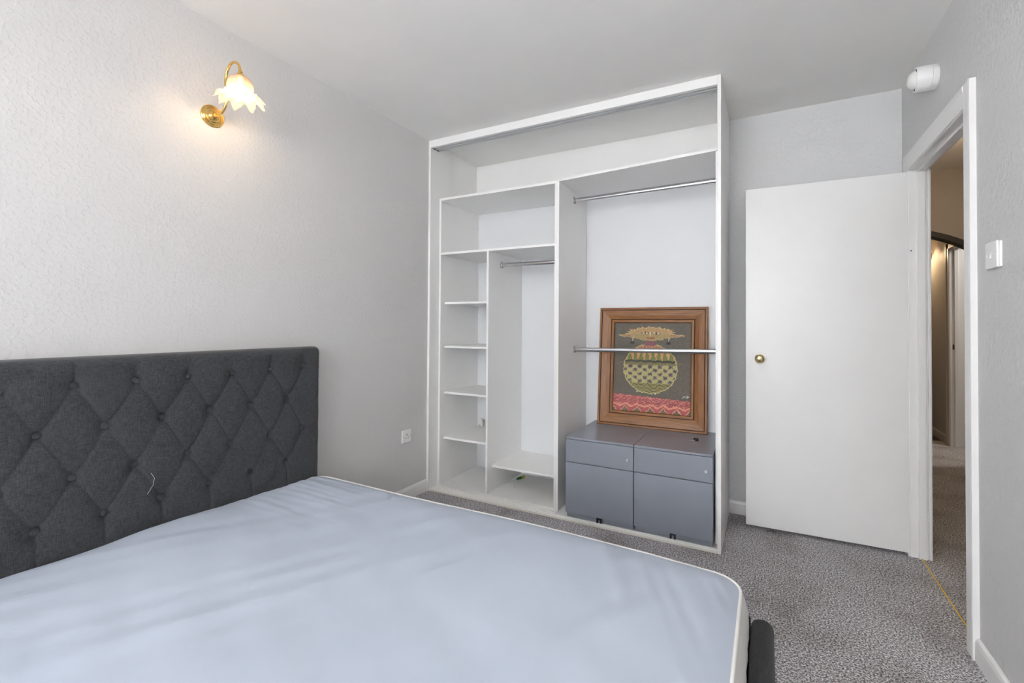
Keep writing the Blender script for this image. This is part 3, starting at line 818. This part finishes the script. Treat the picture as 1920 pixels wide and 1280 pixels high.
def wrinkle(x, y):
    # soft diagonal pull lines, stronger near the corners and edges
    u = x*0.50+y*0.87; v_ = -x*0.87+y*0.50
    n1 = noise.noise(Vector((u*1.6, v_*13.0, 3.1)))*0.0042
    u2 = x*0.93-y*0.36; v2 = x*0.36+y*0.93
    n2 = noise.noise(Vector((u2*1.2, v2*10.0, 7.7)))*0.0038
    n3 = noise.noise(Vector((x*1.5, y*1.5, 1.0)))*0.010
    cr = math.exp(-((x-2.05)**2+(y+1.05)**2)/0.16)
    u3 = x*0.42-y*0.9; v3 = x*0.9+y*0.42
    n4 = noise.noise(Vector((u3*2.0, v3*24.0, 5.0)))*0.0095*cr
    fn = math.exp(-((x-0.25)**2+(y+1.1)**2)/0.12)
    n5 = noise.noise(Vector((x*2.0, y*34.0, 9.0)))*0.0060*fn
    return n1+n2+n3+n4+n5
per = rrect(10, MX0, MX1, MY0, MY1, MR)
bm = bmesh.new()
ccx, ccy = (MX0+MX1)/2, (MY0+MY1)/2
# top as concentric loops shrinking to a skeleton: use a grid mapped to the rounded rectangle
gx, gy = 200, 150
def mapg(s, t):
    # s,t in -1..1 -> rounded rectangle
    x = ccx+s*(MX1-MX0)/2; y = ccy+t*(MY1-MY0)/2
    hx_, hy_ = (MX1-MX0)/2, (MY1-MY0)/2
    dx = abs(x-ccx)-(hx_-MR); dy = abs(y-ccy)-(hy_-MR)
    if dx > 0 and dy > 0:
        m_ = max(dx, dy); L = math.hypot(dx, dy); k_ = m_/L
        x = ccx+math.copysign(hx_-MR+dx*k_, x-ccx); y = ccy+math.copysign(hy_-MR+dy*k_, y-ccy)
    return x, y
def edist(x, y):
    hx_, hy_ = (MX1-MX0)/2, (MY1-MY0)/2
    qx = abs(x-ccx)-(hx_-MR); qy = abs(y-ccy)-(hy_-MR)
    return MR-(math.hypot(max(qx, 0), max(qy, 0))+min(max(qx, qy), 0))
def topz(x, y):
    d_ = max(edist(x, y), 0)
    k_ = 1-math.exp(-d_/0.055)
    return edge_z(x, y)-head_drop(x)+0.030*k_ + 0.006*(1-math.exp(-d_/0.4)) + wrinkle(x, y)*min(1, d_/0.06)
G = []
cosp = lambda k_, n_: math.sin((k_/n_*2-1)*PI/2)*0.35+(k_/n_*2-1)*0.65
for j in range(gy+1):
    row = []
    for i in range(gx+1):
        x, y = mapg(cosp(i, gx), cosp(j, gy))
        row.append(bm.verts.new((x, y, topz(x, y)-0.2075)))
    G.append(row)
for j in range(gy):
    for i in range(gx): bm.faces.new((G[j][i], G[j][i+1], G[j+1][i+1], G[j+1][i]))
link('top_cover', bm, M_matt, mt, True)
# side border (bulging) and underside
bm = bmesh.new(); rings = []
for bul, zf in ((0.0, 1.0), (0.010, 0.90), (0.020, 0.70), (0.022, 0.45), (0.016, 0.2), (0.0, 0.02), (-0.02, 0.0)):
    ring = []
    for i, (x, y) in enumerate(per):
        d0 = Vector((x-ccx, y-ccy)); hx_, hy_ = (MX1-MX0)/2-MR, (MY1-MY0)/2-MR
        nx_ = x-min(max(x, ccx-hx_), ccx+hx_); ny_ = y-min(max(y, ccy-hy_), ccy+hy_)
        L = math.hypot(nx_, ny_) or 1
        bb_ = bul*(0.25 if nx_/L < -0.5 else 1.0)+0.0015*math.sin(i*1.3)*(1 if 0 < zf < 1 else 0)
        ring.append(bm.verts.new((x+nx_/L*bb_, y+ny_/L*bb_, (edge_z(x, y)-head_drop(x)-0.2075)*zf)))
    rings.append(ring)
m_ = len(per)
for A, B in zip(rings, rings[1:]):
    for i in range(m_): bm.faces.new((A[i], A[(i+1) % m_], B[(i+1) % m_], B[i]))
bm.faces.new(rings[-1])
bmesh.ops.recalc_face_normals(bm, faces=bm.faces)
link('side_border', bm, M_border, mt, True, 50)
bm = bmesh.new()
pp = [(x, y, edge_z(x, y)-head_drop(x)-0.2075+0.001) for x, y in per]
tube(bm, pp+[pp[0], pp[1]], 0.0048, 8, cap=False)
link('piping', bm, M_tape, mt, True)

# ------------------------------------------------------------------ wall fittings
def sconce(name, label, loc, rz, lit):
    """swan-neck wall light; local +x points away from the wall"""
    t = thing(name, label, 'wall light', loc, rz)
    bm = bmesh.new()
    lathe(bm, [(0.048, 0.0), (0.048, 0.003), (0.045, 0.006), (0.041, 0.005), (0.037, 0.009), (0.032, 0.008), (0.027, 0.012), (0.021, 0.011), (0.016, 0.017), (0.012, 0.020), (0.0095, 0.030), (0.0001, 0.031)], (0.0005, 0, 0), 'x', 48)
    bmesh.ops.recalc_face_normals(bm, faces=bm.faces)
    link('backplate', bm, M_brass, t, True, 35)
    key = [(0.012, -0.004), (0.045, -0.008), (0.075, 0.002), (0.098, 0.026), (0.108, 0.062), (0.104, 0.095), (0.098, 0.120), (0.100, 0.150), (0.110, 0.176), (0.132, 0.196), (0.160, 0.198), (0.186, 0.184), (0.200, 0.160), (0.204, 0.140)]
    pts = []
    for i in range(len(key)-1):
        p0 = key[max(i-1, 0)]; p1 = key[i]; p2 = key[i+1]; p3 = key[min(i+2, len(key)-1)]
        for k_ in range(5):
            s = k_/5
            f = lambda a, b_, c, d: 0.5*((2*b_)+(-a+c)*s+(2*a-5*b_+4*c-d)*s*s+(-a+3*b_-3*c+d)*s**3)
            pts.append((f(p0[0], p1[0], p2[0], p3[0]), 0, f(p0[1], p1[1], p2[1], p3[1])))
    pts.append((key[-1][0], 0, key[-1][1]))
    bm = bmesh.new(); tube(bm, pts, 0.0055, 14)
    link('swan_neck_arm', bm, M_brass, t, True, 50)
    bm = bmesh.new()
    lathe(bm, [(0.007, 0.150), (0.009, 0.148), (0.009, 0.142), (0.007, 0.140), (0.012, 0.136), (0.017, 0.130), (0.018, 0.122), (0.0001, 0.121)], (0.204, 0, 0), 'z', 28)
    bmesh.ops.recalc_face_normals(bm, faces=bm.faces)
    link('shade_gallery', bm, M_brass, t, True, 40)
    def frill(j, a, r, h):
        k_ = max(0, (j-9)/5.0)
        return r*(1+0.10*k_*math.cos(9*a)+0.03*k_*math.cos(27*a)), h-0.013*k_*math.cos(9*a)-0.003*k_*math.sin(18*a)
    prof = [(0.016, 0.126), (0.026, 0.123), (0.035, 0.116), (0.042, 0.107), (0.047, 0.095), (0.049, 0.082), (0.049, 0.070), (0.047, 0.061), (0.048, 0.055), (0.054, 0.049), (0.061, 0.045), (0.068, 0.041), (0.075, 0.038), (0.082, 0.034), (0.088, 0.029)]
    bm = bmesh.new(); lathe(bm, prof, (0.204, 0, 0), 'z', 112, wave=frill, capa=False, capb=False)
    sh = link('glass_shade', bm, M_shade, t, True)
    bm = bmesh.new(); lathe(bm, [(0.0001, 0.036), (0.010, 0.039), (0.016, 0.047), (0.017, 0.056), (0.014, 0.066), (0.009, 0.076), (0.009, 0.120)], (0.204, 0, 0), 'z', 20)
    bmesh.ops.recalc_face_normals(bm, faces=bm.faces)
    link('bulb', bm, M_bulb, t, True)
    if lit:
        v_ = Matrix.Rotation(rz, 4, 'Z') @ Vector((0.204, 0, 0.046))
        point('sconce_light', (loc[0]+v_.x, loc[1]+v_.y, loc[2]+v_.z), 0.024, lit, (1.0, 0.72, 0.42))
    return t
sconce('wall_sconce', 'brass swan neck wall light with frilled glass shade above the bed', (0.0, -1.453, 2.098), 0, 2.8)
sconce('wall_sconce', 'small brass wall light glowing on the hall wall beyond the arch', (HX, 4.02, 1.98), PI, 18.0)

# twin screw-hole socket by the wardrobe
so = thing('power_socket', 'single white power socket low on the left wall near the wardrobe', 'power socket', (0.0, -0.2115, 0.432))
bx('faceplate', (0.0005, 0.0095, -0.043, 0.043, -0.043, 0.043), M_plastic, so, bev=.003)
bm = bmesh.new()
box(bm, 0.0093, 0.0099, -0.004, 0.004, 0.006, 0.014)
box(bm, 0.0093, 0.0099, -0.015, -0.008, -0.014, -0.009)
box(bm, 0.0093, 0.0099, 0.008, 0.015, -0.014, -0.009)
for yy_ in (-0.031, 0.031): tube(bm, [(0.0093, yy_, 0.0), (0.0099, yy_, 0.0)], 0.0028, 12)
link('slots', bm, M_hole, so)

sw = thing('light_switch', 'white single light switch on the grey wall right of the doorway', 'light switch', (RX, -0.545, 1.427))
bx('back_box', (-0.0085, -0.0005, -0.042, 0.042, -0.042, 0.042), M_plastic, sw, bev=.002)
bx('faceplate', (-0.0160, -0.0087, -0.0435, 0.0435, -0.0435, 0.0435), M_plastic, sw, bev=.003)
bm = bmesh.new(); prism(bm, [(-0.0161, -0.011), (-0.0205, -0.010), (-0.0161, 0.011)], 'xz', -0.005, 0.005); link('rocker', bm, M_plastic, sw)
for yy_ in (-0.03, 0.03):
    bm = bmesh.new(); tube(bm, [(-0.0159, yy_, 0), (-0.0172, yy_, 0)], 0.0032, 12)
    link('screw_head', bm, M_plastic, sw, True, 40)

# alarm sounder above the door
al = thing('alarm_sounder', 'round white alarm sounder with domed lens high above the door', 'alarm', (RX, 0.040, 2.302))
bm = bmesh.new(); lathe(bm, [(0.052, -0.0005), (0.054, -0.004), (0.054, -0.020), (0.0525, -0.022)], (0, 0, 0), 'x', 48)
bmesh.ops.recalc_face_normals(bm, faces=bm.faces); link('base', bm, M_plastic, al, True, 35)
bm = bmesh.new(); lathe(bm, [(0.0515, -0.0222), (0.0535, -0.024), (0.0535, -0.072), (0.051, -0.077), (0.045, -0.077), (0.043, -0.070)], (0, 0, 0), 'x', 48)
bmesh.ops.recalc_face_normals(bm, faces=bm.faces); link('housing', bm, M_plastic, al, True, 35)
bm = bmesh.new(); lathe(bm, [(0.041, -0.071), (0.040, -0.080), (0.036, -0.090), (0.027, -0.099), (0.014, -0.104), (0.0001, -0.105)], (0, 0, 0), 'x', 40, capa=True)
bmesh.ops.recalc_face_normals(bm, faces=bm.faces); link('lens', bm, plain('milky_lens', (0.78, 0.78, 0.76), 0.2), al, True, 35)
for a in (0.4, 2.5, 4.6):
    bm = bmesh.new()
    c = Vector((-0.0775, 0.046*math.cos(a), 0.046*math.sin(a)))
    box(bm, c.x-0.001, c.x+0.001, c.y-0.004, c.y+0.004, c.z-0.004, c.z+0.004, bev=.0005)
    link('screw_recess', bm, M_hole, al)

# unseen ceiling fitting above the view, added to go with the fill light
cl = thing('added_ceiling_light', 'round opal ceiling light added out of view to fill the room with light', 'ceiling light', (1.80, -1.95, RH))
bm = bmesh.new(); lathe(bm, [(0.09, -0.001), (0.09, -0.02), (0.085, -0.024), (0.0001, -0.024)], (0, 0, 0), 'z', 40); bmesh.ops.recalc_face_normals(bm, faces=bm.faces); link('rim', bm, M_plastic, cl, True, 40)
bm = bmesh.new(); lathe(bm, [(0.08, -0.0245), (0.078, -0.04), (0.06, -0.055), (0.03, -0.062), (0.0001, -0.064)], (0, 0, 0), 'z', 40); bmesh.ops.recalc_face_normals(bm, faces=bm.faces); link('opal_shade', bm, M_opal, cl, True, 40)

# lint under the door
bm = bmesh.new()
for k_ in range(9):
    p = Vector((2.17+0.035*k_/9+random.uniform(-.01, .01), 0.415+random.uniform(-.006, .01), 0.002))
    tube(bm, [p, p+Vector((random.uniform(-.02, .02), random.uniform(-.01, .01), random.uniform(.002, .014)))], 0.0012, 5)
tag(link('carpet_fluff', bm, M_lint, None, True), 'small dark tuft of fluff on the carpet under the open door', 'fluff', kind='stuff')
